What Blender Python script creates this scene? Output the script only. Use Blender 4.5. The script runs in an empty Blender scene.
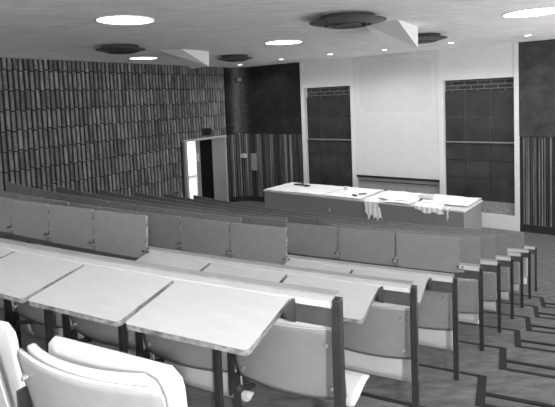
import bpy, math, random
from math import sin, cos, pi, hypot
from mathutils import Vector, Matrix, noise

random.seed(7)
SC = bpy.context.scene
COL = SC.collection
ZC = 3.62                      # eye height above the front floor; H below = depth under the eye

# ------------------------------------------------------------------ materials
MATS = {}
def mat(name, v=0.5, rough=0.6, metal=0.0, emit=0.0, noise_amt=0.0, noise_scale=8.0, bump=0.0, bump_scale=40.0,
        stretch=(1, 1, 1), spec=0.5, detail=4.0, warm=0.0):
    m = bpy.data.materials.new(name); m.use_nodes = True
    nt = m.node_tree; n = nt.nodes; l = nt.links
    b = n['Principled BSDF']
    b.inputs['Base Color'].default_value = (v, v, v, 1)
    b.inputs['Roughness'].default_value = rough
    b.inputs['Metallic'].default_value = metal
    b.inputs['Specular IOR Level'].default_value = spec
    if emit:
        b.inputs['Emission Color'].default_value = (1, 1, 1, 1)
        b.inputs['Emission Strength'].default_value = emit
    if noise_amt or bump:
        tc = n.new('ShaderNodeTexCoord'); mp = n.new('ShaderNodeMapping')
        mp.inputs['Scale'].default_value = stretch
        l.new(tc.outputs['Object'], mp.inputs['Vector'])
    if noise_amt:
        t = n.new('ShaderNodeTexNoise'); t.inputs['Scale'].default_value = noise_scale; t.inputs['Detail'].default_value = detail
        t.inputs['Roughness'].default_value = 0.65
        l.new(mp.outputs[0], t.inputs['Vector'])
        r = n.new('ShaderNodeValToRGB')
        a = max(v * (1 - noise_amt), 0.003); c = min(v * (1 + noise_amt), 1)
        r.color_ramp.elements[0].position = 0.32; r.color_ramp.elements[1].position = 0.68
        r.color_ramp.elements[0].color = (a, a, a, 1); r.color_ramp.elements[1].color = (c, c, c, 1)
        l.new(t.outputs['Fac'], r.inputs['Fac']); l.new(r.outputs['Color'], b.inputs['Base Color'])
    if bump:
        t2 = n.new('ShaderNodeTexNoise'); t2.inputs['Scale'].default_value = bump_scale; t2.inputs['Detail'].default_value = 5
        l.new(mp.outputs[0], t2.inputs['Vector'])
        bp = n.new('ShaderNodeBump'); bp.inputs['Strength'].default_value = bump; bp.inputs['Distance'].default_value = 0.02
        l.new(t2.outputs['Fac'], bp.inputs['Height']); l.new(bp.outputs['Normal'], b.inputs['Normal'])
    MATS[name] = m
    return m

M = dict(
    laminate=mat('pale_laminate', 0.42, 0.42, noise_amt=0.05, noise_scale=5, stretch=(1, 4, 1)),
    flapunder=mat('grey_painted_flap_underside', 0.17, 0.55, noise_amt=0.09, noise_scale=9, detail=8),
    flapedge=mat('worn_plywood_edge', 0.16, 0.7, noise_amt=0.75, noise_scale=22),
    rail=mat('pale_shelf_rail', 0.46, 0.45, noise_amt=0.06, noise_scale=6),
    rail2=mat('grey_shelf_ledge', 0.26, 0.5, noise_amt=0.08, noise_scale=6),
    fascia=mat('grey_steel_fascia', 0.05, 0.45, noise_amt=0.18, noise_scale=14),
    steel=mat('dark_steel_tube', 0.02, 0.38, noise_amt=0.3, noise_scale=20),
    hinge=mat('worn_hinge_metal', 0.22, 0.35, metal=0.6),
    ply=mat('grey_seat_back', 0.22, 0.38, noise_amt=0.06, noise_scale=10),
    pan=mat('pale_seat_pan', 0.58, 0.4, noise_amt=0.02, noise_scale=5),
    bolt=mat('bright_bolt', 0.35, 0.35, metal=0.5),
    floor=mat('scuffed_timber_floor', 0.12, 0.6, noise_amt=0.45, noise_scale=5, stretch=(1, 3, 1), detail=9, bump=0.1),
    blackstrip=mat('flat_black_strip', 0.008, 0.7),
    ceiling=mat('rough_ceiling_plaster', 0.86, 0.9, noise_amt=0.13, noise_scale=2.2, stretch=(1, 3.5, 1), bump=1.0, bump_scale=5, detail=10),
    brickgap=mat('dark_tile_groove', 0.02, 0.9, noise_amt=0.4, noise_scale=20),
    brick2=mat('pale_split_tile', 0.25, 0.75, noise_amt=0.4, noise_scale=9, bump=0.5, bump_scale=45, stretch=(1, 1, .35)),
    brick3=mat('dull_split_tile', 0.13, 0.75, noise_amt=0.4, noise_scale=9, bump=0.5, bump_scale=45, stretch=(1, 1, .35)),
    brick=mat('split_faced_tile', 0.19, 0.75, noise_amt=0.4, noise_scale=9, bump=0.5, bump_scale=45, stretch=(1, 1, .35)),
    backing=mat('dark_wall_backing', 0.02, 0.8),
    darkwall=mat('dark_gloss_painted_wall', 0.014, 0.27, noise_amt=0.35, noise_scale=3, bump=0.5, bump_scale=28),
    greywall=mat('mottled_dark_wall', 0.028, 0.6, noise_amt=0.55, noise_scale=3.5, detail=9),
    slat=mat('dark_timber_slat', 0.10, 0.6, noise_amt=0.75, noise_scale=7, stretch=(1, 1, .06)),
    white=mat('white_paint', 0.67, 0.6, noise_amt=0.02, noise_scale=4),
    frame=mat('white_wall_frame', 0.66, 0.55, noise_amt=0.05, noise_scale=2.5, stretch=(1, 1, 6)),
    recess=mat('grey_recess_board', 0.34, 0.7, noise_amt=0.1, noise_scale=9),
    tray=mat('speckled_tray_face', 0.24, 0.8, noise_amt=0.5, noise_scale=26, detail=8),
    bench=mat('grey_bench_panel', 0.24, 0.55, noise_amt=0.04, noise_scale=6),
    benchtop=mat('pale_bench_top', 0.75, 0.5),
    paper=mat('white_paper', 0.97, 0.8, noise_amt=0.06, noise_scale=12),
    wood=mat('dark_offcut', 0.05, 0.7),
    lamp=mat('lit_lamp_diffuser', 0.9, 0.5, emit=5.0),
    spotglow=mat('lit_downlight', 0.9, 0.5, emit=14.0),
    lamprim=mat('lamp_rim', 0.6, 0.5),
    vent=mat('dark_grey_vent_metal', 0.06, 0.4, noise_amt=0.3, noise_scale=10),
    housing=mat('white_housing_board', 0.70, 0.6),
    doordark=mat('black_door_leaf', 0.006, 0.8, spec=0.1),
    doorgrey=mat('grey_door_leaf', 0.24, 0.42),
    doorframe=mat('pale_door_frame', 0.42, 0.5),
    outside=mat('sunlit_plaster', 0.85, 0.9, noise_amt=0.12, noise_scale=2),
    sign=mat('black_sign', 0.012, 0.35),
    switch=mat('pale_switch_plate', 0.6, 0.4),
    notice=mat('grey_notice_panel', 0.28, 0.5),
    skirting=mat('black_skirting', 0.01, 0.6),
)

# screen panel: plaster patch with a tide mark
def screen_mat():
    m = bpy.data.materials.new('patched_white_plaster'); m.use_nodes = True
    nt = m.node_tree; n = nt.nodes; l = nt.links; b = n['Principled BSDF']; b.inputs['Roughness'].default_value = 0.75
    tc = n.new('ShaderNodeTexCoord'); sp = n.new('ShaderNodeSeparateXYZ'); l.new(tc.outputs['Object'], sp.inputs[0])
    nz = n.new('ShaderNodeTexNoise'); nz.inputs['Scale'].default_value = 5; nz.inputs['Detail'].default_value = 8
    l.new(tc.outputs['Object'], nz.inputs['Vector'])
    def math_(op, a, bb=None, c=None):
        k = n.new('ShaderNodeMath'); k.operation = op
        for i, x in enumerate((a, bb, c)):
            if x is None: continue
            if isinstance(x, (int, float)): k.inputs[i].default_value = x
            else: l.new(x, k.inputs[i])
        return k.outputs[0]
    # rounded-rectangle distance around the centre (object x = along wall, z = up)
    ax = math_('ABSOLUTE', math_('SUBTRACT', sp.outputs['X'], 1.32)); az = math_('ABSOLUTE', math_('SUBTRACT', sp.outputs['Z'], 3.87))
    px = math_('POWER', math_('DIVIDE', ax, 1.22), 8.0); pz = math_('POWER', math_('DIVIDE', az, 0.84), 8.0)
    d = math_('POWER', math_('ADD', px, pz), 0.125)
    d = math_('ADD', d, math_('MULTIPLY', math_('SUBTRACT', nz.outputs['Fac'], 0.5), 0.07))
    r = n.new('ShaderNodeValToRGB'); e = r.color_ramp.elements
    e[0].position = 0.0; e[0].color = (0.62, 0.62, 0.62, 1); e[1].position = 1.0; e[1].color = (0.65, 0.65, 0.65, 1)
    for pos, v in ((0.9, 0.62), (0.945, 0.69), (0.97, 0.65)):
        q = e.new(pos); q.color = (v, v, v, 1)
    l.new(d, r.inputs['Fac'])
    mx = n.new('ShaderNodeMix'); mx.data_type = 'RGBA'; mx.blend_type = 'MULTIPLY'; mx.inputs['Factor'].default_value = 0.12
    l.new(r.outputs['Color'], mx.inputs['A']); l.new(nz.outputs['Fac'], mx.inputs['B']); l.new(mx.outputs['Result'], b.inputs['Base Color'])
    return m
M['screen'] = screen_mat()

def board_mat():
    m = bpy.data.materials.new('chalk_smeared_board'); m.use_nodes = True
    nt = m.node_tree; n = nt.nodes; l = nt.links; b = n['Principled BSDF']; b.inputs['Roughness'].default_value = 0.45
    tc = n.new('ShaderNodeTexCoord')
    a = n.new('ShaderNodeTexNoise'); a.inputs['Scale'].default_value = 2.2; a.inputs['Detail'].default_value = 6; l.new(tc.outputs['Object'], a.inputs[0])
    v = n.new('ShaderNodeTexNoise'); v.inputs['Scale'].default_value = 30; v.inputs['Detail'].default_value = 2; l.new(tc.outputs['Object'], v.inputs[0])
    r = n.new('ShaderNodeValToRGB'); r.color_ramp.elements[0].position = 0.3; r.color_ramp.elements[1].position = 0.75
    r.color_ramp.elements[0].color = (0.014, 0.014, 0.014, 1); r.color_ramp.elements[1].color = (0.045, 0.045, 0.045, 1)
    s = n.new('ShaderNodeValToRGB'); s.color_ramp.elements[0].position = 0.71; s.color_ramp.elements[1].position = 0.76
    s.color_ramp.elements[1].color = (0.3, 0.3, 0.3, 1)
    l.new(a.outputs[0], r.inputs[0]); l.new(v.outputs[0], s.inputs[0])
    mx = n.new('ShaderNodeMix'); mx.data_type = 'RGBA'; mx.blend_type = 'ADD'; mx.inputs['Factor'].default_value = 1
    l.new(r.outputs[0], mx.inputs['A']); l.new(s.outputs[0], mx.inputs['B']); l.new(mx.outputs['Result'], b.inputs['Base Color'])
    return m
M['board'] = board_mat()

# board brick strip
def brick_mat():
    m = bpy.data.materials.new('dark_brickwork'); m.use_nodes = True
    nt = m.node_tree; n = nt.nodes; l = nt.links; b = n['Principled BSDF']; b.inputs['Roughness'].default_value = 0.8
    tc = n.new('ShaderNodeTexCoord'); mp = n.new('ShaderNodeMapping'); mp.inputs['Rotation'].default_value = (pi / 2, 0, 0)
    l.new(tc.outputs['Object'], mp.inputs['Vector'])
    t = n.new('ShaderNodeTexBrick'); t.inputs['Scale'].default_value = 1.0
    t.inputs['Color1'].default_value = (0.025, 0.025, 0.025, 1); t.inputs['Color2'].default_value = (0.05, 0.05, 0.05, 1)
    t.inputs['Mortar'].default_value = (0.16, 0.16, 0.16, 1); t.inputs['Brick Width'].default_value = 0.34
    t.inputs['Row Height'].default_value = 0.11; t.inputs['Mortar Size'].default_value = 0.012
    l.new(mp.outputs[0], t.inputs['Vector']); l.new(t.outputs['Color'], b.inputs['Base Color'])
    return m
M['brickwork'] = brick_mat()

# ------------------------------------------------------------------ mesh helpers
class MB:
    def __init__(s): s.v = []; s.f = []; s.mi = []; s.mats = []
    def m(s, key):
        if key not in s.mats: s.mats.append(key)
        return s.mats.index(key)
    def add(s, verts, faces, key):
        o = len(s.v); s.v += [tuple(v) for v in verts]; k = s.m(key)
        for f in faces: s.f.append([o + i for i in f]); s.mi.append(k)
    def prism(s, bottom, top, key, topkey=None):
        n = len(bottom); s.add(list(bottom) + list(top), [list(range(n))[::-1]] + [[i, (i + 1) % n, n + (i + 1) % n, n + i] for i in range(n)], key)
        o = len(s.v) - n; s.f.append([o + i for i in range(n)]); s.mi.append(s.m(topkey or key))
    def box(s, x0, x1, y0, y1, z0, z1, key, M4=None, topkey=None):
        P = [(x0, y0), (x1, y0), (x1, y1), (x0, y1)]
        b = [Vector((x, y, z0)) for x, y in P]; t = [Vector((x, y, z1)) for x, y in P]
        if M4: b = [M4 @ q for q in b]; t = [M4 @ q for q in t]
        s.prism(b, t, key, topkey)
    def tube(s, a, b, r, key, n=10, r2=None):
        a = Vector(a); b = Vector(b); d = (b - a).normalized(); u = d.orthogonal().normalized(); w = d.cross(u); r2 = r if r2 is None else r2
        s.prism([a + (u * cos(2 * pi * i / n) + w * sin(2 * pi * i / n)) * r for i in range(n)],
                [b + (u * cos(2 * pi * i / n) + w * sin(2 * pi * i / n)) * r2 for i in range(n)], key)
    def lathe(s, prof, key, n=48, c=(0, 0)):
        V = []; F = []
        for r, z in prof:
            for i in range(n): V.append((c[0] + r * cos(2 * pi * i / n), c[1] + r * sin(2 * pi * i / n), z))
        for j in range(len(prof) - 1):
            for i in range(n):
                k = (i + 1) % n; F.append([j * n + i, j * n + k, (j + 1) * n + k, (j + 1) * n + i])
        s.add(V, F, key)
    def sheet(s, fn, nu, nw, th, key, edgekey=None):
        # fn(a,b)->(pos), a,b in 0..1 ; thick sheet
        P = [[Vector(fn(i / nu, j / nw)) for i in range(nu + 1)] for j in range(nw + 1)]
        N = [[None] * (nu + 1) for _ in range(nw + 1)]
        for j in range(nw + 1):
            for i in range(nu + 1):
                du = P[j][min(i + 1, nu)] - P[j][max(i - 1, 0)]; dv = P[min(j + 1, nw)][i] - P[max(j - 1, 0)][i]
                q = du.cross(dv); N[j][i] = q.normalized() if q.length > 1e-9 else Vector((0, 0, 1))
        W = nu + 1; V = [P[j][i] for j in range(nw + 1) for i in range(W)] + [P[j][i] - N[j][i] * th for j in range(nw + 1) for i in range(W)]
        o2 = W * (nw + 1); F = []
        for j in range(nw):
            for i in range(nu):
                a = j * W + i; F.append([a, a + 1, a + 1 + W, a + W]); F.append([o2 + a, o2 + a + W, o2 + a + 1 + W, o2 + a + 1])
        s.add(V, F, key)
        o = len(s.v) - 2 * o2; k = s.m(edgekey or key)
        loop = [i for i in range(W)] + [j * W + nu for j in range(1, nw + 1)] + [nw * W + i for i in range(nu - 1, -1, -1)] + [j * W for j in range(nw - 1, 0, -1)]
        for q in range(len(loop)):
            a = loop[q]; b = loop[(q + 1) % len(loop)]
            s.f.append([o + b, o + a, o + o2 + a, o + o2 + b]); s.mi.append(k)
    def mesh(s, name, smooth=False):
        me = bpy.data.meshes.new(name); me.from_pydata(s.v, [], s.f)
        for k in s.mats: me.materials.append(M[k])
        for p, i in zip(me.polygons, s.mi): p.material_index = i; p.use_smooth = smooth
        me.update()
        return me

def link(name, me, parent=None, loc=(0, 0, 0), rot=(0, 0, 0), bevel=0.0, normals=True):
    o = bpy.data.objects.new(name, me); COL.objects.link(o); o.parent = parent; o.location = loc; o.rotation_euler = rot
    if bevel:
        b = o.modifiers.new('bevel', 'BEVEL'); b.width = bevel; b.segments = 2; b.limit_method = 'ANGLE'; b.angle_limit = 0.7
    return o
def part(name, mb, parent=None, loc=(0, 0, 0), rot=(0, 0, 0), bevel=0.0, smooth=False, label=None):
    o = link(name, mb.mesh(name, smooth), parent, loc, rot, bevel)
    if label: o['label'] = label
    return o
def tag(o, label, cat, group=None):
    o['label'] = label; o['category'] = cat
    if group: o['group'] = group
    return o
def thing(name, label, cat, loc=(0, 0, 0), rz=0.0, group=None):
    e = bpy.data.objects.new(name, None); COL.objects.link(e); e.location = loc; e.rotation_euler = (0, 0, rz); e.empty_display_size = 0.1
    return tag(e, label, cat, group)
def struct(name, mb, loc=(0, 0, 0), rz=0.0, bevel=0.0, smooth=False):
    o = part(name, mb, None, loc, (0, 0, rz), bevel, smooth); o['kind'] = 'structure'; return o

# ------------------------------------------------------------------ camera
f_px, pv, pit, rol = 497.931, 131.781, 0.06567, -0.03954
right = Vector((cos(rol), sin(pit) * sin(rol), cos(pit) * sin(rol)))
down = Vector((sin(rol), -sin(pit) * cos(rol), -cos(pit) * cos(rol)))
fwd = Vector((0, cos(pit), -sin(pit)))
cd = bpy.data.cameras.new('camera'); cam = bpy.data.objects.new('camera', cd); COL.objects.link(cam)
m3 = Matrix((right, -down, -fwd)).transposed()
cam.matrix_world = Matrix.Translation((0, 0, ZC)) @ m3.to_4x4()
cd.sensor_width = 36; cd.lens = f_px / 555 * 36; cd.shift_y = (pv - 203.5) / 555; cd.clip_end = 200; cd.clip_start = 0.05
SC.camera = cam

# ------------------------------------------------------------------ seating geometry (concentric rows round one centre)
CX, CY = 12.17214, 26.66500
TH = 0.45744; R1 = 27.47966; DS = 0.98996; W = 0.6
RAIL = [0.822, 1.115, 1.393, 1.626, 1.880, 2.130, 2.368, 2.602, 2.826]
DESK = 0.785
def radius(k): return R1 - DS * (k - 1)
def ang(k, i): return TH + (i * W - 0.11127 * (k - 1)) / radius(k)
def pol(a, r, z=0.0): return Vector((CX - r * sin(a), CY - r * cos(a), z))
def zrail(k): return ZC - RAIL[k - 1]
def zfloor(k):
    if k >= 10: return 0.0
    if k == 9: return 0.0
    if k <= 0: return zfloor(1) + 0.3 * (1 - k)
    return zrail(k) - DESK
NIDX = 14
ORD = ['first', 'second', 'third', 'fourth', 'fifth', 'sixth', 'seventh', 'eighth', 'ninth', 'tenth', 'eleventh', 'twelfth', 'thirteenth', 'fourteenth']
VIS = {1: 5, 2: 8, 3: 11, 4: 14, 5: 14, 6: 14, 7: 14, 8: 14, 9: 14}     # flaps in or beside the picture
DOWN = {1: {0, 1, 2, 3, 4}, 2: {0, 1, 2}, 3: {0, 1}, 4: {3}, 5: {3}, 6: {4}, 8: {0}}

# ---- floor terraces
fl = MB()
EDGE = -0.16                                      # terrace edge, metres past the rail line towards the stage
def sector(k, a0, a1, r_out, r_in, z, n, thick=0.45):
    for q in range(n):
        b0 = a0 + (a1 - a0) * q / n; b1 = a0 + (a1 - a0) * (q + 1) / n
        c = [pol(b0, r_out), pol(b1, r_out), pol(b1, r_in), pol(b0, r_in)]
        fl.prism([Vector((p.x, p.y, z - thick)) for p in c], [Vector((p.x, p.y, z)) for p in c], 'floor')
AISLE = []
for k in range(0, 10):
    if k == 9: continue
    z = zfloor(k) if k else zfloor(1) + 0.3
    Rk = radius(k)
    r_in = Rk + EDGE; r_out = (radius(k - 1) + EDGE) if k > 0 else Rk + 3.0
    aE = ang(max(k, 1), 0) - (0.204 + 0.13) / Rk      # where the aisle begins, past the end post
    aL = ang(max(k, 1), NIDX + 1.5)
    sector(k, aE, aL, r_out + 0.02, r_in, z, 24, z if z < .45 else .45)
    ro = (radius(k - 1) + 0.22) if k > 0 else r_out
    sector(k, aE - 4.0 / Rk, aE, ro + 0.02, Rk + 0.22, z, 10, z if z < .45 else .45)
    AISLE.append((k, aE, Rk, z))
fl.box(-14, 9.5, 8.0, 26, -0.2, 0.0, 'floor')
# fill the low centre below the last terrace
struct('floor', fl)
# flat black strips laid along the aisle steps and terrace edges
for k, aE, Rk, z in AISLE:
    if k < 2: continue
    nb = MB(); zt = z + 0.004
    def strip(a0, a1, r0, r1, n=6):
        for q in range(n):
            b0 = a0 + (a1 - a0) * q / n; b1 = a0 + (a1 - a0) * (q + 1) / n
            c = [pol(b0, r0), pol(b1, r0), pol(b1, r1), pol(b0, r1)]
            nb.prism([Vector((p.x, p.y, zt - 0.015)) for p in c], [Vector((p.x, p.y, zt)) for p in c], 'blackstrip')
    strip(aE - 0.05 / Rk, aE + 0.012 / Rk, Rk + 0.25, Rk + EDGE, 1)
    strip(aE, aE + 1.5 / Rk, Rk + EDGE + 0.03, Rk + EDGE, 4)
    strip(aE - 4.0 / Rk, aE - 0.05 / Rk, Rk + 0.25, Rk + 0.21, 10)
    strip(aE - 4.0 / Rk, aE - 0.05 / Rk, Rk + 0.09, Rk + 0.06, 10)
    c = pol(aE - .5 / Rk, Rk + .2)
    o = part('step_strip', nb)
    tag(o, 'black strips on the aisle floor beside the %s desk row from the camera' % ORD[k - 1], 'step edging', 'black aisle floor strips')

# ---- desk rows
def flap_mesh(up, wdt, L):
    mb = MB(); h = wdt / 2 - 0.011; t = 0.024
    if not up:
        # top face bright laminate, rim worn ply, underside grey; leading corners rounded
        o = [(-h, -0.009), (-h, -L + .02), (-h + .006, -L + .006), (-h + .02, -L), (h - .02, -L), (h - .006, -L + .006), (h, -L + .02), (h, -0.009)]
        mb.add([(x, y, 0) for x, y in o] + [(x, y, -t) for x, y in o], [[7 - i for i in range(8)][::-1]], 'laminate')
        mb.f[-1] = list(range(8)); 
        k = mb.m('flapedge')
        for i in range(8): mb.f.append([i, 8 + i, 8 + (i + 1) % 8, (i + 1) % 8]); mb.mi.append(k)
        mb.f.append(list(range(8, 16))[::-1]); mb.mi.append(mb.m('flapunder'))
    else:
        z0, z1 = -0.055, L - 0.055
        o = [(-h, z0), (h, z0), (h, z1 - .015), (h - .005, z1 - .004), (h - .015, z1), (-h + .015, z1), (-h + .005, z1 - .004), (-h, z1 - .015)]
        mb.add([(x, 0, z) for x, z in o] + [(x, t, z) for x, z in o], [list(range(8))], 'flapunder')
        k = mb.m('flapedge')
        k2 = mb.m('rail2')
        for i in range(8): mb.f.append([i, 8 + i, 8 + (i + 1) % 8, (i + 1) % 8]); mb.mi.append(k2 if 2 <= i <= 6 else k)
        mb.f.append(list(range(8, 16))[::-1]); mb.mi.append(mb.m('laminate'))
    return mb.mesh('writing_flap')
FL_DOWN = flap_mesh(False, W, 0.362); FL_UP = flap_mesh(True, W, 0.326)
hm = MB()
hm.box(-0.028, 0.028, -0.012, 0.0, -0.045, -0.012, 'hinge'); hm.tube((-0.036, -0.018, -0.03), (0.036, -0.018, -0.03), 0.008, 'hinge', 8)
hm.tube((-0.022, -0.010, 0.012), (-0.022, -0.024, 0.012), 0.008, 'steel', 8); hm.tube((0.022, -0.010, 0.012), (0.022, -0.024, 0.012), 0.008, 'steel', 8)
HINGE = hm.mesh('hinge')
bm_ = MB()
pts = [(0, 0.0), (-0.10, -0.016), (-0.085, -0.045), (-0.05, -0.072), (-0.015, -0.095), (0.0, -0.10)]
bm_.prism([Vector((-0.006, y, z)) for y, z in pts], [Vector((0.006, y, z)) for y, z in pts], 'fascia')
BRACKET = bm_.mesh('flap_bracket')

def beam(k, i0, i1, o0, o1, z0, z1, key, base, topkey=None):
    """ring-shaped bar between two radial offsets (positive = towards the sitters)"""
    mb = MB(); n = max(1, int(round((i1 - i0) * 2))); Rk = radius(k)
    V = []; 
    for q in range(n + 1):
        a = ang(k, i0 + (i1 - i0) * q / n)
        for (o, z) in ((o0, z0), (o1, z0), (o1, z1), (o0, z1)):
            V.append(pol(a, Rk + o, z) - base)
    F = []; T = []
    for q in range(n):
        for s_ in range(4):
            f_ = [q * 4 + s_, (q + 1) * 4 + s_, (q + 1) * 4 + (s_ + 1) % 4, q * 4 + (s_ + 1) % 4]
            (T if s_ == 2 else F).append(f_)
    F += [[3, 2, 1, 0], [n * 4 + j for j in range(4)]]
    mb.add(V, F, key); kk = mb.m(topkey or key)
    for f_ in T: mb.f.append(f_); mb.mi.append(kk)
    return mb

ROWPLACE = ['nearest the camera', 'second from the camera', 'third from the camera', 'fourth from the camera', 'fifth from the camera', 'sixth from the camera',
            'seventh from the camera', 'eighth from the camera', 'front row nearest the bench']
ROWEXTRA = ['all its pale writing flaps lowered', 'three flaps lowered and the left ones raised', 'two flaps lowered by the aisle, others raised', 'one lowered flap amid raised grey ones',
            'one gap between raised grey flaps', 'dim raised flaps', 'dark raised flaps', 'end flap lowered', 'unbroken line of dark raised flaps']
for k in range(1, 10):
    zr = zrail(k); Rk = radius(k); zf = zfloor(k); n = VIS[k]
    base = pol(ang(k, 0), Rk, zf)
    t = thing('lecture_desk', 'desk row %s, %s' % (ROWPLACE[k - 1], ROWEXTRA[k - 1]), 'desk', base, 0, 'curved desk rows')
    iend = -0.27
    part('shelf_rail', beam(k, iend, n, -0.058, 0.0, zr - 0.022, zr + 0.004, 'rail', base), t, bevel=0.002, label='pale narrow shelf rail')
    part('back_ledge', beam(k, iend, n, -0.122, -0.066, zr - 0.022, zr + 0.006, 'rail2', base), t, bevel=0.003)
    part('fascia', beam(k, iend, n, -0.112, -0.012, zr - 0.105, zr - 0.0225, 'fascia', base), t, bevel=0.002, label='grey steel box beam')
    # end post
    def post(i, w, d, off, z0, z1, name='leg'):
        a = ang(k, i); c = pol(a, Rk + off, 0) - base; mb = MB()
        Mx = Matrix.Translation((c.x, c.y, -base.z)) @ Matrix.Rotation(-a, 4, 'Z')
        mb.box(-w, w, -d, d, z0, z1, 'steel', Mx)
        return part(name, mb, t, bevel=0.003)
    post(iend - 0.02, 0.019, 0.024, -0.05, zf, zr + 0.002, 'end_post')
    j = 0.72
    while j < min(n, 6):
        post(j, 0.014, 0.018, -0.06, zf, zr - 0.105); j += 1.0
    for i in range(n):
        a = ang(k, i + 0.5); c = pol(a, Rk, zr) - base
        dn = i in DOWN.get(k, ())
        if dn: o = link('writing_flap', FL_DOWN, t, c, (0.157, 0, -a)); o['label'] = 'lowered pale flap'
        else: o = link('writing_flap', FL_UP, t, c, (-0.06 + random.uniform(-.012, .012), random.uniform(-.006, .006), -a)); o['label'] = 'raised grey flap'
        if i: pass
        if k <= 4:
            if not dn or (i - 1) not in DOWN.get(k, ()) and i > 0:
                a2 = ang(k, i); link('hinge', HINGE, t, pol(a2, Rk + 0.004, zr) - base, (0, 0, -a2))
    if 0 in DOWN.get(k, ()) and k <= 4:
        a2 = ang(k, -0.01); link('flap_bracket', BRACKET, t, pol(a2, Rk + 0.004, zr) - base, (0, 0, -a2))

# ---- seats
def seat_proto(down=False, low=0.0):
    root = thing('tip_up_seat', '', 'seat')
    def back(a, b):
        x = (a - 0.5) * 0.60; h = 0.49 + 0.37 * b
        y = -0.075 * b + 0.05 * (2 * a - 1) ** 2 - 0.045
        r = 0.014; dz = min(b, 1 - b) * 0.345
        if dz < r: x *= 1 - (r - math.sqrt(max(r * r - (r - dz) ** 2, 0))) / 0.29
        return (x, y, h)
    mb = MB(); mb.sheet(back, 16, 14, 0.012, 'ply', 'pan'); bk = part('backrest', mb, root, smooth=True, label='grey plywood backrest')
    def liner(a, b):
        x, y, h = back(a, b); x = (a - 0.5) * 0.55; r = 0.05; d = (1 - b) * 0.36
        if d < r: x *= 1 - (r - math.sqrt(max(r * r - (r - d) ** 2, 0))) / 0.275
        return (x, y + 0.016, 0.50 + 0.385 * b)
    mb = MB(); mb.sheet(liner, 16, 24, 0.008, 'pan'); part('back_liner', mb, root, smooth=True, label='pale plywood face of the backrest')
    for sx in (-1, 1):
        for hz in (0.555, 0.785):
            b = (hz - .49) / .345; x = sx * 0.235; y = -0.075 * b + 0.05 * .656 - 0.045
            q = MB(); q.tube((0, 0.004, 0), (0, -0.012, 0), 0.011, 'bolt', 10, 0.007); part('bolt', q, bk, (x, y - 0.008, hz))
    prof = [(0.215, 0.30), (0.17, 0.285), (0.13, 0.30), (0.105, 0.345), (0.09, 0.42), (0.075, 0.52), (0.06, 0.62), (0.045, 0.74), (0.035, 0.86)]
    prof = [(y, h + (0.03 - low) * (h < .5)) for y, h in prof]
    if down: prof = [(0.05, 0.52), (0.055, 0.47), (0.085, 0.425), (0.14, 0.395), (0.21, 0.395), (0.28, 0.405), (0.35, 0.41), (0.39, 0.405), (0.42, 0.395)]
    def pan(a, b):
        u = b * (len(prof) - 1); i = min(int(u), len(prof) - 2); tt = u - i
        y = prof[i][0] * (1 - tt) + prof[i + 1][0] * tt; h = prof[i][1] * (1 - tt) + prof[i + 1][1] * tt
        x = (a - 0.5) * 0.57; r = 0.04; d = (1 - b) * 0.55
        if d < r: x *= 1 - (r - math.sqrt(max(r * r - (r - d) ** 2, 0))) / 0.285
        y -= 0.0
        return (x, y, h)
    mb = MB(); mb.sheet(pan, 14, 32, 0.011, 'pan', 'pan'); part('seat_pan', mb, root, smooth=True, label='pale plywood seat pan')
    mb = MB(); 
    mb.box(-0.30, -0.288, -0.03, 0.02, 0.0, 0.50, 'steel'); mb.box(-0.30, -0.288, -0.075, -0.03, 0.42, 0.72, 'steel')
    mb.box(-0.325, -0.265, -0.07, 0.07, 0.0, 0.012, 'steel')
    mb.tube((-0.288, -0.01, 0.42), (-0.25, 0.09, 0.40), 0.014, 'steel', 8); mb.tube((-0.31, -0.0, 0.42), (-0.27, -0.0, 0.42), 0.02, 'fascia', 10)
    part('stanchion', mb, root)
    return root
def copy_tree(o, parent=None):
    c = o.copy(); COL.objects.link(c); c.parent = parent
    for ch in list(o.children): copy_tree(ch, c)
    return c
protoU = seat_proto(False); protoL = seat_proto(False, 0.07); protoD = seat_proto(True)
used = set()
AORD = ['at the aisle end', 'second from the aisle', 'third from the aisle', 'fourth from the aisle', 'fifth from the aisle', 'sixth from the aisle', 'seventh from the aisle']
for k in range(1, 10):
    for i in range(0, 6 if k <= 3 else 4):
        dn = (k == 2 and i == 0)
        if dn: o = protoD
        else:
            o = protoL if k <= 4 else protoU
            if o.name in used: o = copy_tree(o)
            else: used.add(o.name)
        a = ang(k, i + ((0.51 if i == 0 else 0.72) if k == 1 else 0.47)); off = 0.745 if k == 1 else 0.70
        c = pol(a, radius(k) + off, zfloor(k) - (0.02 if k == 1 else 0)); o.location = c; o.rotation_euler = (0, 0, -a)
        beh = 'behind the desk row nearest the camera' if k == 1 else 'beyond the %s desk row from the camera' % ORD[k - 2]
        tag(o, ('seat with lowered pan, ' if dn else 'tip-up seat, ') + AORD[i] + ', ' + beh, 'seat', 'tip-up lecture seats')

# ------------------------------------------------------------------ room shell
ZT = ZC + 1.17                      # ceiling
L0 = Vector((-6.0, 11.4)); LD = Vector((0.57139, 0.82068)); LN = Vector((0.82068, -0.57139))   # left wall: origin, direction, normal into the room
F0 = Vector((6.089, 12.562)); FD = Vector((0.80738, -0.59003)); FN = Vector((-0.59003, -0.80738))    # front wall: origin at white frame's right edge
LZ = math.atan2(LD.y, LD.x); FZ = math.atan2(FD.y, FD.x)
def HZ(h): return ZC - h

# ceiling with slab thickness
cb = MB(); cb.box(-13, 8.5, -8, 26, ZT, ZT + 0.25, 'ceiling'); struct('ceiling', cb)

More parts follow.
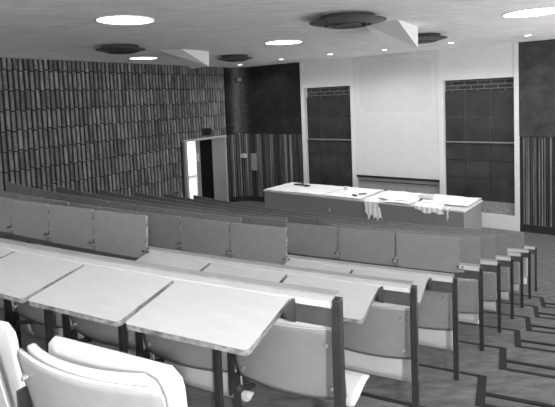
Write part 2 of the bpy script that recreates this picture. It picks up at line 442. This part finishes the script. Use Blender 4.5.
# left wall (local x along wall, y = -normal => local -y is into the room)
# local frame: rotate by LZ; +y local = left of direction = away from room
DS0, DS1, DH = 5.33, 7.22, 1.25            # door opening
wl = MB()
XA, XB = -13.0, 7.38
wl.box(XA, DS0, 0.045, 0.30, 0, ZT, 'backing'); wl.box(DS1, XB, 0.045, 0.30, 0, ZT, 'backing'); wl.box(DS0, DS1, 0.045, 0.30, HZ(DH), ZT, 'backing')
P = 0.124; CH = 0.46; H0 = -0.895
ncol = int((XB + 3.0) / P)
for c in range(ncol):
    x0 = XB - (c + 1) * P; stag = 0.035 if c % 2 else 0.0
    for r in range(-1, 11):
        ht = H0 + CH * (r) + stag; hb = ht + CH - 0.03
        zt = min(HZ(ht), ZT); zb = max(HZ(hb), 0.0)
        if zt - zb < 0.03: continue
        if x0 + P > DS0 - 0.06 and x0 < DS1 + 0.02:
            if zt < HZ(DH) + 0.12: continue
            zb = max(zb, HZ(DH) + 0.05)
            if zt - zb < 0.03: continue
        d = random.uniform(0, 0.010); w0 = random.uniform(.068, .082); sl = random.uniform(-.004, .004)
        b = [Vector((x0, 0.046, zb)), Vector((x0, -0.014 - d, zb)), Vector((x0 + w0 * .45, -0.03 - d, zb)), Vector((x0 + w0, -0.012 - d, zb)), Vector((x0 + w0, 0.046, zb))]
        t_ = [Vector((v.x + sl, v.y + (0.012 if 0 < q < 4 else 0), zt)) for q, v in enumerate(b)]
        wl.prism(b[::-1], t_[::-1], random.choice(('brick', 'brick', 'brick2', 'brick3')))
        wl.box(x0 + w0, x0 + P, 0.014, 0.046, zb, zt, 'brickgap')
struct('wall_left', wl, (L0.x, L0.y, 0), LZ)

# door set in the left wall
dr = MB()
dr.box(DS0 - 0.06, DS0 + 0.035, -0.07, 0.30, 0, HZ(DH), 'doorframe'); dr.box(DS1 - 0.03, DS1 + 0.03, -0.07, 0.30, 0, HZ(DH), 'doorframe')
dr.box(DS0 - 0.10, DS1 + 0.05, -0.09, 0.30, HZ(DH), HZ(DH) + 0.07, 'doorframe')
door = struct('door_1', dr, (L0.x, L0.y, 0), LZ, bevel=0.004)
g = MB(); g.box(5.88, 6.06, 0.06, 0.11, 0, HZ(DH), 'doorgrey'); st = part('door_stile', g, door, label='grey meeting stile')
h_ = MB(); h_.box(5.93, 5.98, 0.045, 0.06, HZ(1.95), HZ(1.7), 'switch'); part('push_plate', h_, door, label='pale push plate')
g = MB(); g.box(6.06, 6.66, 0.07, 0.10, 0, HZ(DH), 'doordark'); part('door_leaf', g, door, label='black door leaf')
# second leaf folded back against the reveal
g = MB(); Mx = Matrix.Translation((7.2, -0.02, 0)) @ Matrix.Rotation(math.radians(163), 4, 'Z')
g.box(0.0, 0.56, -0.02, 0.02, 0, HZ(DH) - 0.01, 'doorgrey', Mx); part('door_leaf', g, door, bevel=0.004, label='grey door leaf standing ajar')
# corridor outside, seen through the opening
cw = MB(); cw.box(3.0, 9.0, 1.7, 1.8, -0.2, 4.2, 'outside'); cw.box(3.0, 9.0, 0.30, 1.8, -0.3, -0.2, 'outside')
cw.box(5.85, 6.0, 1.62, 1.7, 0.2, 1.9, 'white'); cw.box(5.3, 8.2, 1.66, 1.7, 0.9, 0.95, 'recess')
struct('wall_corridor', cw, (L0.x, L0.y, 0), LZ)
g = MB(); g.box(-0.19, 0.19, -0.045, 0.0, -0.12, 0.12, 'sign')
sp = L0 + LD * 6.29 + LN * 0.05
tag(part('sign_box', g, None, (sp.x, sp.y, HZ(0.99)), (0, 0, LZ), 0.006), 'small black sign box above the open door on the tiled wall', 'sign')

# front wall: local x along FD (0 at right edge of white frame, negative to the left), local -y into the room (FN = -y)
def wbox(mb, s0, s1, h0, h1, key, d0=0.0, d1=0.1):
    """s range, depth-below-eye range h0<h1, d = distance out of the wall plane into the room (negative = recessed)"""
    mb.box(s0, s1, -d1, -d0, HZ(h1), HZ(h0), key)
SLR = -6.50
wf = MB()
# structural backing
wbox(wf, SLR, 4.5, -1.17, 3.62, 'backing', -0.47, -0.27)
# upper dark wall right and mottled part
wbox(wf, 0.03, 4.5, -1.17, 1.19, 'greywall', -0.25, 0.05)
wbox(wf, 0.03, 4.5, 1.19, 3.62, 'backing', -0.25, 0.0)
FR = 0.72
# fillet between left wall end and front wall
A = Vector((-1.783, 17.457)); B = Vector((-0.80, 17.60))
corner = Vector((-1.383, 18.02))
# arc tangent to both walls
ta = A; lenA = (corner - A).length; tb = corner + (F0 - corner).normalized() * lenA
arc = []
for q in range(0, 13):
    u = q / 12; arc.append((ta * (1 - u) ** 2 + corner * 2 * u * (1 - u) + tb * u ** 2))
line_end = F0 + FD * SLR
arc.append(line_end)
def to_local(p): d = p - F0; return (d.dot(FD), d.dot(-FN))
def ribbon(mb, pts, zb, zt, key, off=0.0, thick=0.2):
    for q in range(len(pts) - 1):
        a, b = pts[q], pts[q + 1]
        nrm = Vector((-(b - a).y, (b - a).x)).normalized()      # away from the room
        a0 = to_local(a - nrm * off); b0 = to_local(b - nrm * off); a1 = to_local(a + nrm * thick); b1 = to_local(b + nrm * thick)
        c = [a0, b0, b1, a1]
        mb.prism([Vector((x, y, zb)) for x, y in c], [Vector((x, y, zt)) for x, y in c], key)
V0 = len(wf.v)
ribbon(wf, arc, HZ(1.19), ZT, 'darkwall', 0.02)
ribbon(wf, arc, 0, HZ(1.19), 'backing', -0.03)
# skirting
ribbon(wf, arc, 0, HZ(3.44), 'skirting', 0.0)
wbox(wf, 0.03, 4.5, 3.42, 3.62, 'skirting', 0.0, 0.03)
struct('wall_front', wf, (F0.x, F0.y, 0), FZ)
# slatted dado, left and right of the stage wall
def slats(name, pts):
    mb = MB()
    # walk along the polyline
    seg = []; tot = 0
    for q in range(len(pts) - 1):
        L = (pts[q + 1] - pts[q]).length; seg.append((tot, L, pts[q], pts[q + 1])); tot += L
    x = 0.03
    while x < tot - 0.03:
        for t0, L, a, b in seg:
            if t0 <= x <= t0 + L:
                dirv = (b - a).normalized(); p = a + dirv * (x - t0); break
        nrm = Vector((-dirv.y, dirv.x)); w = random.choice((0.022, 0.03, 0.03, 0.036, 0.045)); dp = random.uniform(0.018, 0.034)
        c = [p - dirv * w / 2 - nrm * dp, p + dirv * w / 2 - nrm * dp, p + dirv * w / 2 + nrm * .03, p - dirv * w / 2 + nrm * .03]
        c = [to_local(q) for q in c]
        mb.prism([Vector((u, v, HZ(3.43 + random.uniform(-.02, .02)))) for u, v in c], [Vector((u, v, HZ(1.2))) for u, v in c], random.choice(('slat', 'slat', 'slat2', 'slat3')))
        x += w + random.choice((0.018, 0.026, 0.034, 0.05))
    return struct(name, mb, (F0.x, F0.y, 0), FZ)
M['slat2'] = mat('mid_timber_slat', 0.22, 0.6, noise_amt=0.5, noise_scale=7, stretch=(1, 1, .06))
M['slat3'] = mat('blackened_timber_slat', 0.04, 0.6, noise_amt=0.5, noise_scale=7, stretch=(1, 1, .06))
slats('trim_1', arc)
slats('trim_2', [F0 + FD * 0.10, F0 + FD * 4.4])

# white frame of the stage wall
fr = MB()
wbox(fr, -0.085, 0.03, -1.17, 3.62, 'frame', -0.25, 0.05)            # right upright
wbox(fr, -6.51, -6.385, -1.17, 3.62, 'frame', -0.25, 0.05)           # left upright
wbox(fr, -4.70, -4.585, -0.32, 3.62, 'frame', -0.25, 0.05)
wbox(fr, -2.00, -1.86, -0.32, 3.62, 'frame', -0.25, 0.05)
wbox(fr, -6.385, -4.60, -1.17, -0.32, 'white', -0.25, 0.03)          # above left board
wbox(fr, -1.99, -0.085, -1.17, -0.32, 'white', -0.25, 0.03)         # above right board
wbox(fr, -1.86, -0.085, 3.24, 3.62, 'frame', -0.25, 0.05)           # plinth
wbox(fr, -6.385, -4.70, 3.24, 3.62, 'frame', -0.25, 0.05)
wbox(fr, -4.585, -2.0, 3.24, 3.62, 'frame', -0.25, 0.05)
struct('trim_3', fr, (F0.x, F0.y, 0), FZ, bevel=0.004)
# plaster panel in the middle with its recess
o_ = F0 + FD * -4.61
sc_ = MB(); sc_.box(0, 2.63, -0.034, 0.25, HZ(2.42), ZT - 0.003, 'screen')
o = part('projection_panel', sc_, None, (o_.x, o_.y, 0), (0, 0, FZ)); tag(o, 'tall patched white plaster panel between the two blackboards', 'screen')
rc = MB(); rc.box(0.025, 2.60, 0.10, 0.25, HZ(3.24), HZ(2.42), 'recess'); rc.box(0.025, 2.6, 0.02, 0.10, HZ(2.50), HZ(2.42), 'backing'); rc.box(0.1, 2.5, 0.08, 0.10, HZ(2.62), HZ(2.6), 'backing')
part('recess_board', rc, o, label='grey board recessed under the panel')

def board(name, s0, s1, label):
    e = F0 + FD * s0
    t = thing(name, label, 'blackboard', (e.x, e.y, HZ(3.24)), FZ)
    Wd = s1 - s0; zb = HZ(3.24)
    def z(h): return HZ(h) - zb
    mb = MB(); mb.box(0, Wd, 0.16, 0.25, z(0.0), z(-0.32), 'brickwork'); part('brick_strip', mb, t, label='bare brick strip above the board')
    mb = MB()
    cols = [0.0, Wd * .30, Wd * .66, Wd]; rows = [0.0, 0.685, 1.345]; rows2 = [1.375, 1.85, 2.335, 2.93]
    for rr, dd in ((rows, 0.105), (rows2, 0.085)):
        for a in range(len(rr) - 1):
            for c in range(3):
                mb.box(cols[c] + .006, cols[c + 1] - .006, dd, 0.16, z(rr[a + 1] - .008), z(rr[a]), 'board')
    part('writing_surface', mb, t)
    mb = MB(); mb.box(0, Wd, 0.12, 0.16, z(2.93), z(0.0), 'tray'); part('joint_backing', mb, t)
    mb = MB(); mb.box(0, Wd, 0.03, 0.16, z(1.372), z(1.347), 'tray'); part('chalk_ledge', mb, t, label='thin grey ledge')
    mb = MB(); mb.box(0, Wd, 0.02, 0.2, 0.0, z(2.93), 'tray'); part('chalk_tray', mb, t, label='speckled grey tray box')
    return t
board('blackboard', -6.385, -4.70, 'left of the two tall blackboards, beside the dark curved wall')
board('blackboard', -1.86, -0.085, 'right of the two tall blackboards, beside the mottled grey wall')

# small fixtures on the dark wall
def fix(name, s, h, w, hh, d, key, label, cat, out=0.0):
    p = F0 + FD * s + FN * out; g = MB(); g.box(-w / 2, w / 2, -d, 0.0, -hh / 2, hh / 2, key)
    return tag(part(name, g, None, (p.x, p.y, HZ(h)), (0, 0, FZ), 0.004), label, cat)
fix('light_switch', -8.93, 1.97, 0.20, 0.14, 0.16, 'switch', 'small pale switch plate on the slatted dado by the door', 'switch', 0.12)
fix('notice_panel', -8.56, 2.19, 0.24, 0.60, 0.06, 'notice', 'upright grey panel on the slatted dado beside the switch plate', 'panel', 0.05)
fix('wall_socket', -8.97, -0.74, 0.09, 0.12, 0.16, 'notice', 'tiny grey fitting high on the dark curved wall', 'fitting', 0.14)

bw = MB(); bw.box(-13, 9, -8.2, -8.0, 0, ZT, 'recess'); struct('wall_back', bw)

# ------------------------------------------------------------------ bench with papers
BL = Vector((-0.50, 14.95)); BR_ = Vector((4.21, 11.26)); bd = (BR_ - BL).normalized(); bz = math.atan2(bd.y, bd.x); BLen = (BR_ - BL).length; BH = 0.89; BDp = 1.43
t = thing('demonstration_bench', 'long grey lecture bench covered with papers in front of the blackboards', 'bench', (BL.x, BL.y, 0), bz)
g = MB(); g.box(0.02, BLen - 0.02, 0.02, BDp - 0.02, 0.0, BH - 0.04, 'bench'); part('body', g, t, bevel=0.004)
g = MB(); g.box(0, BLen, 0, BDp, BH - 0.04, BH, 'benchtop'); part('worktop', g, t, bevel=0.003, label='pale worktop')
g = MB(); g.box(2.32, 2.35, 0.012, 0.021, 0.48, 0.57, 'switch'); part('name_plate', g, t, label='tiny pale mark on the front')
def bpt(x, y, z=0.0): q = Matrix.Rotation(bz, 4, 'Z') @ Vector((x, y, z)); return Vector((BL.x + q.x, BL.y + q.y, BH + q.z))
def paper(name, label, x0, x1, y0, y1, seed, hang=0.0, amp=0.02, skew=0.0, cat='paper', group='loose papers over the bench'):
    L = max(y1 - y0, .01); tot = L + hang
    def fn(a, b):
        s = b * tot; e1 = 0.035 * noise.noise(Vector((b * 6, seed, 0))) ; e2 = 0.05 * noise.noise(Vector((b * 7, seed + 9, 0)))
        x = x0 + e1 + (x1 + e2 - x0 - e1) * a + skew * b
        y = y1 - s; z = 0.008 + amp * (0.5 + 0.5 * noise.noise(Vector((x * 3.3, y * 4.5, seed)))) + 0.004 * (seed % 5)
        if hang and s > L:
            d = s - L; jag = 1 + 0.55 * noise.noise(Vector((a * 5.0, seed * 1.7, 3)))
            d *= jag; y = -0.015 - 0.02 * (0.5 + 0.5 * noise.noise(Vector((x * 9, d * 5, seed)))) - 0.02 * sin(x * 25 + seed) ** 2; z = -d + 0.012
        return (x, y, z)
    g = MB(); g.sheet(fn, 22, 22, 0.0015, 'paper')
    o = part(name, g, None, (BL.x, BL.y, BH), (0, 0, bz), smooth=False)
    return tag(o, label, cat, group)
paper('paper_sheet', 'white paper sheet at the far left end of the bench', 0.03, 1.0, 0.01, 1.4, 1, 0.0, 0.012)
paper('paper_sheet', 'wide white paper lying left of the bench middle', 1.03, 2.09, 0.01, 1.41, 2, 0.0, 0.02)
paper('paper_sheet', 'white paper across the middle of the bench, left of the hanging sheet', 2.14, 3.3, 0.01, 1.41, 3, 0.0, 0.02)
paper('paper_sheet', 'torn crumpled sheet hanging down over the front of the bench', 3.36, 3.78, 0.0, 0.25, 6, 0.40, 0.05, 0.16)
paper('paper_sheet', 'rumpled white paper right of the hanging torn sheet', 3.42, 4.68, 0.28, 1.40, 5, 0.0, 0.05)
paper('paper_sheet', 'sheet with ragged edge drooping over the bench front near its right part', 4.72, 5.42, 0.0, 0.30, 8, 0.12, 0.04, 0.1)
paper('paper_sheet', 'white paper at the right end of the bench', 4.76, 5.96, 0.33, 1.41, 9, 0.0, 0.03)
paper('paper_sheet', 'flat white paper at the front edge between the two drooping sheets', 3.98, 4.66, 0.0, 0.22, 4, 0.0, 0.02)
paper('paper_sheet', 'narrow strip of paper dangling below the bench edge near the right end', 5.58, 5.63, 0.0, 0.2, 12, 0.22, 0.01)
for (x, y, w, d, h, rz, key, nm, lab) in ((0.62, 1.0, .30, .14, .03, .5, 'wood', 'timber_offcut', 'dark offcut lying on the far left of the bench'),
                           (0.95, 0.93, .22, .12, .03, -.2, 'wood', 'timber_offcut', 'dark offcut on the left of the bench, right of another'),
                           (2.35, 0.9, .10, .10, .10, .2, 'housing', 'white_block', 'small white block standing mid bench'),
                           (3.1, 0.5, .22, .04, .03, .9, 'wood', 'timber_offcut', 'thin dark stick amid papers mid bench'),
                           (3.0, 0.25, .16, .05, .03, -.3, 'wood', 'timber_offcut', 'short dark stick on papers left of the hanging sheet'),
                           (4.8, 0.75, .34, .26, .07, .1, 'housing', 'shallow_box', 'shallow pale box on papers at the right of the bench')):
    p = bpt(x, y, 0.075 if nm == 'shallow_box' else 0.045); g = MB(); g.box(-w / 2, w / 2, -d / 2, d / 2, 0, h, key)
    tag(part(nm, g, None, p, (0, 0, bz + rz), 0.004), lab, {'timber_offcut': 'offcut', 'white_block': 'block', 'shallow_box': 'box'}[nm])

# ------------------------------------------------------------------ ceiling fittings
def disk(x, y, r, label):
    t = thing('ceiling_lamp', label, 'ceiling lamp', (x, y, ZT), 0, 'large round ceiling lamps')
    g = MB(); g.lathe([(0.001, -0.006), (r - 0.02, -0.006), (r - 0.02, -0.002), (0.001, -0.002)], 'lamp'); part('diffuser', g, t, label='glowing white diffuser')
    g = MB(); g.lathe([(r - 0.022, 0.0), (r - 0.022, -0.012), (r, -0.012), (r + 0.006, 0.0)], 'lamprim'); part('rim', g, t)
disk(-2.03, 6.95, 0.40, 'large round lit ceiling lamp at upper left, nearest the camera on that side')
disk(0.20, 10.42, 0.40, 'round lit ceiling lamp near the middle of the picture top')
disk(3.98, 7.72, 0.44, 'large round lit ceiling lamp at the upper right corner')
disk(-3.32, 12.72, 0.36, 'smaller-looking lit ceiling lamp close to the tiled wall')
for x, y in ((1.8, 3.9), (-4.3, 3.4), (-0.4, 0.4), (5.6, 4.6), (3.6, 0.6), (-6.2, 7.6)):
    disk(x, y, 0.40, 'round ceiling lamp out of the picture overhead')
def vent(x, y, r, label):
    t = thing('air_vent', label, 'air vent', (x, y, ZT), 0, 'round ceiling air vents')
    g = MB(); g.lathe([(r * .72, 0.0), (r * .74, -0.05), (r, -0.075), (r * 1.0, -0.085), (r * .9, -0.09), (r * .62, -0.135), (r * .60, -0.13), (r * .66, -0.09), (r * .6, -0.02), (r * .6, 0.0)], 'vent', 56)
    part('outer_cone', g, t, smooth=True)
    g = MB(); g.lathe([(r * .50, -0.02), (r * .56, -0.115), (r * .54, -0.145), (r * .48, -0.11), (r * .42, -0.02)], 'vent', 48); part('inner_cone', g, t, smooth=True)
    g = MB(); g.lathe([(0.001, -0.12), (r * .26, -0.12), (r * .36, -0.145), (r * .34, -0.10), (0.001, -0.09)], 'vent', 40); g.tube((0, 0, 0), (0, 0, -0.1), 0.02, 'vent'); part('centre_plate', g, t, smooth=True)
vent(-3.02, 9.9, 0.48, 'dark round air vent in the ceiling near the tiled wall')
vent(-1.03, 13.05, 0.47, 'small-looking dark air vent right of the white wedge by the tiled wall')
vent(1.09, 7.38, 0.56, 'largest dark round air vent, top centre, left of a white wedge')
vent(2.98, 10.15, 0.50, 'dark round air vent half hidden behind the right white wedge')
for n_, (x, y) in enumerate(((2.87, 13.02), (4.18, 11.87), (5.51, 10.9), (1.52, 13.72), (0.19, 14.76), (-1.13, 16.35))):
    lab = ('small lit downlight in front of the plaster panel, under the white wedge', 'small lit downlight before the right blackboard', 'small lit downlight at the right end before the mottled wall',
           'small lit downlight before the left blackboard', 'small lit downlight before the dark wall, left of the stage', 'small lit downlight below an air vent by the curved dark corner')[n_]
    t = thing('downlight', lab, 'downlight', (x, y, ZT), 0, 'small downlights before the stage wall')
    g = MB(); g.lathe([(0.001, -0.008), (0.07, -0.008), (0.07, -0.003), (0.001, -0.003)], 'spotglow', 24); part('lens', g, t)
    g = MB(); g.lathe([(0.071, 0.0), (0.071, -0.012), (0.085, -0.012), (0.09, 0.0)], 'lamprim', 24); part('rim', g, t)
def wedge(name, A, B, C_, D, E, zl, label):
    zt = 0.0; zz = zl - ZT; o = Vector((C_[0], C_[1]))
    def v(p, z): return Vector((p[0] - o.x, p[1] - o.y, z))
    V = [v(A, 0), v(B, 0), v(C_, 0), v(E, 0), v(D, zz), v(E, zz)]
    g = MB(); g.add(V, [[0, 1, 4, 5], [1, 2, 4], [0, 5, 3], [3, 5, 4, 2], [0, 3, 2, 1]], 'housing')
    t = part(name, g, None, (o.x, o.y, ZT)); tag(t, label, 'ceiling wedge', 'white wedges on the ceiling')
wedge('ceiling_wedge', (1.535, 8.391), (1.964, 7.942), (2.537, 8.836), (2.53, 8.836), (2.025, 9.045), ZC + 0.801, 'white wedge-shaped housing hanging in front of the plaster panel')
wedge('ceiling_wedge', (-2.533, 11.042), (-2.03, 11.0), (-1.525, 11.737), (-1.542, 11.737), (-2.036, 12.301), ZC + 0.824, 'white wedge-shaped housing hanging in front of the tiled wall')

# ------------------------------------------------------------------ lights
def area(name, loc, size, power, target=None, spread=pi):
    d = bpy.data.lights.new(name, 'AREA'); d.shape = 'DISK'; d.size = size; d.energy = power; d.spread = spread
    o = bpy.data.objects.new(name, d); COL.objects.link(o); o.location = loc
    if target is not None: o.rotation_euler = (Vector(target) - Vector(loc)).to_track_quat('-Z', 'Y').to_euler()
    return o
def spot(name, loc, tgt, power, ang_, blend=0.6, r=0.1):
    d = bpy.data.lights.new(name, 'SPOT'); d.energy = power; d.spot_size = ang_; d.spot_blend = blend; d.shadow_soft_size = r
    o = bpy.data.objects.new(name, d); COL.objects.link(o); o.location = loc
    o.rotation_euler = (Vector(tgt) - Vector(loc)).to_track_quat('-Z', 'Y').to_euler(); return o
# the photographer's flood above the camera
pl = bpy.data.lights.new('photographer_lamp', 'POINT'); pl.energy = 720; pl.shadow_soft_size = 0.07
po = bpy.data.objects.new('photographer_lamp', pl); COL.objects.link(po); po.location = (0.3, -1.4, ZC + 0.62)
# the small downlights throw real light
for (x, y) in ((2.87, 13.02), (4.18, 11.87), (5.51, 10.9), (1.52, 13.72), (0.19, 14.76), (-1.13, 16.35)):
    spot('downlight_beam', (x, y, ZT - 0.02), (x + .25, y + .35, 0), 130, math.radians(150), 0.8, 0.07)
# corridor daylight beyond the door
cp = L0 + LD * 5.6 - LN * 0.9
area('corridor_daylight', (cp.x, cp.y, 3.3), 0.8, 600, (cp.x - LN.x * .6, cp.y - LN.y * .6, 1.5))

w = bpy.data.worlds.new('world'); SC.world = w; w.use_nodes = True
w.node_tree.nodes['Background'].inputs[0].default_value = (1, 1, 1, 1); w.node_tree.nodes['Background'].inputs[1].default_value = 3.3  # even white fill, added through the open right side to brighten the ceiling

SC.view_settings.view_transform = 'Standard'; SC.view_settings.look = 'None'; SC.view_settings.gamma = 1; SC.view_settings.use_curve_mapping = False
SC.view_settings.exposure = 0.0
SC.cycles.use_denoising = True
SC.cycles.max_bounces = 8; SC.cycles.diffuse_bounces = 5
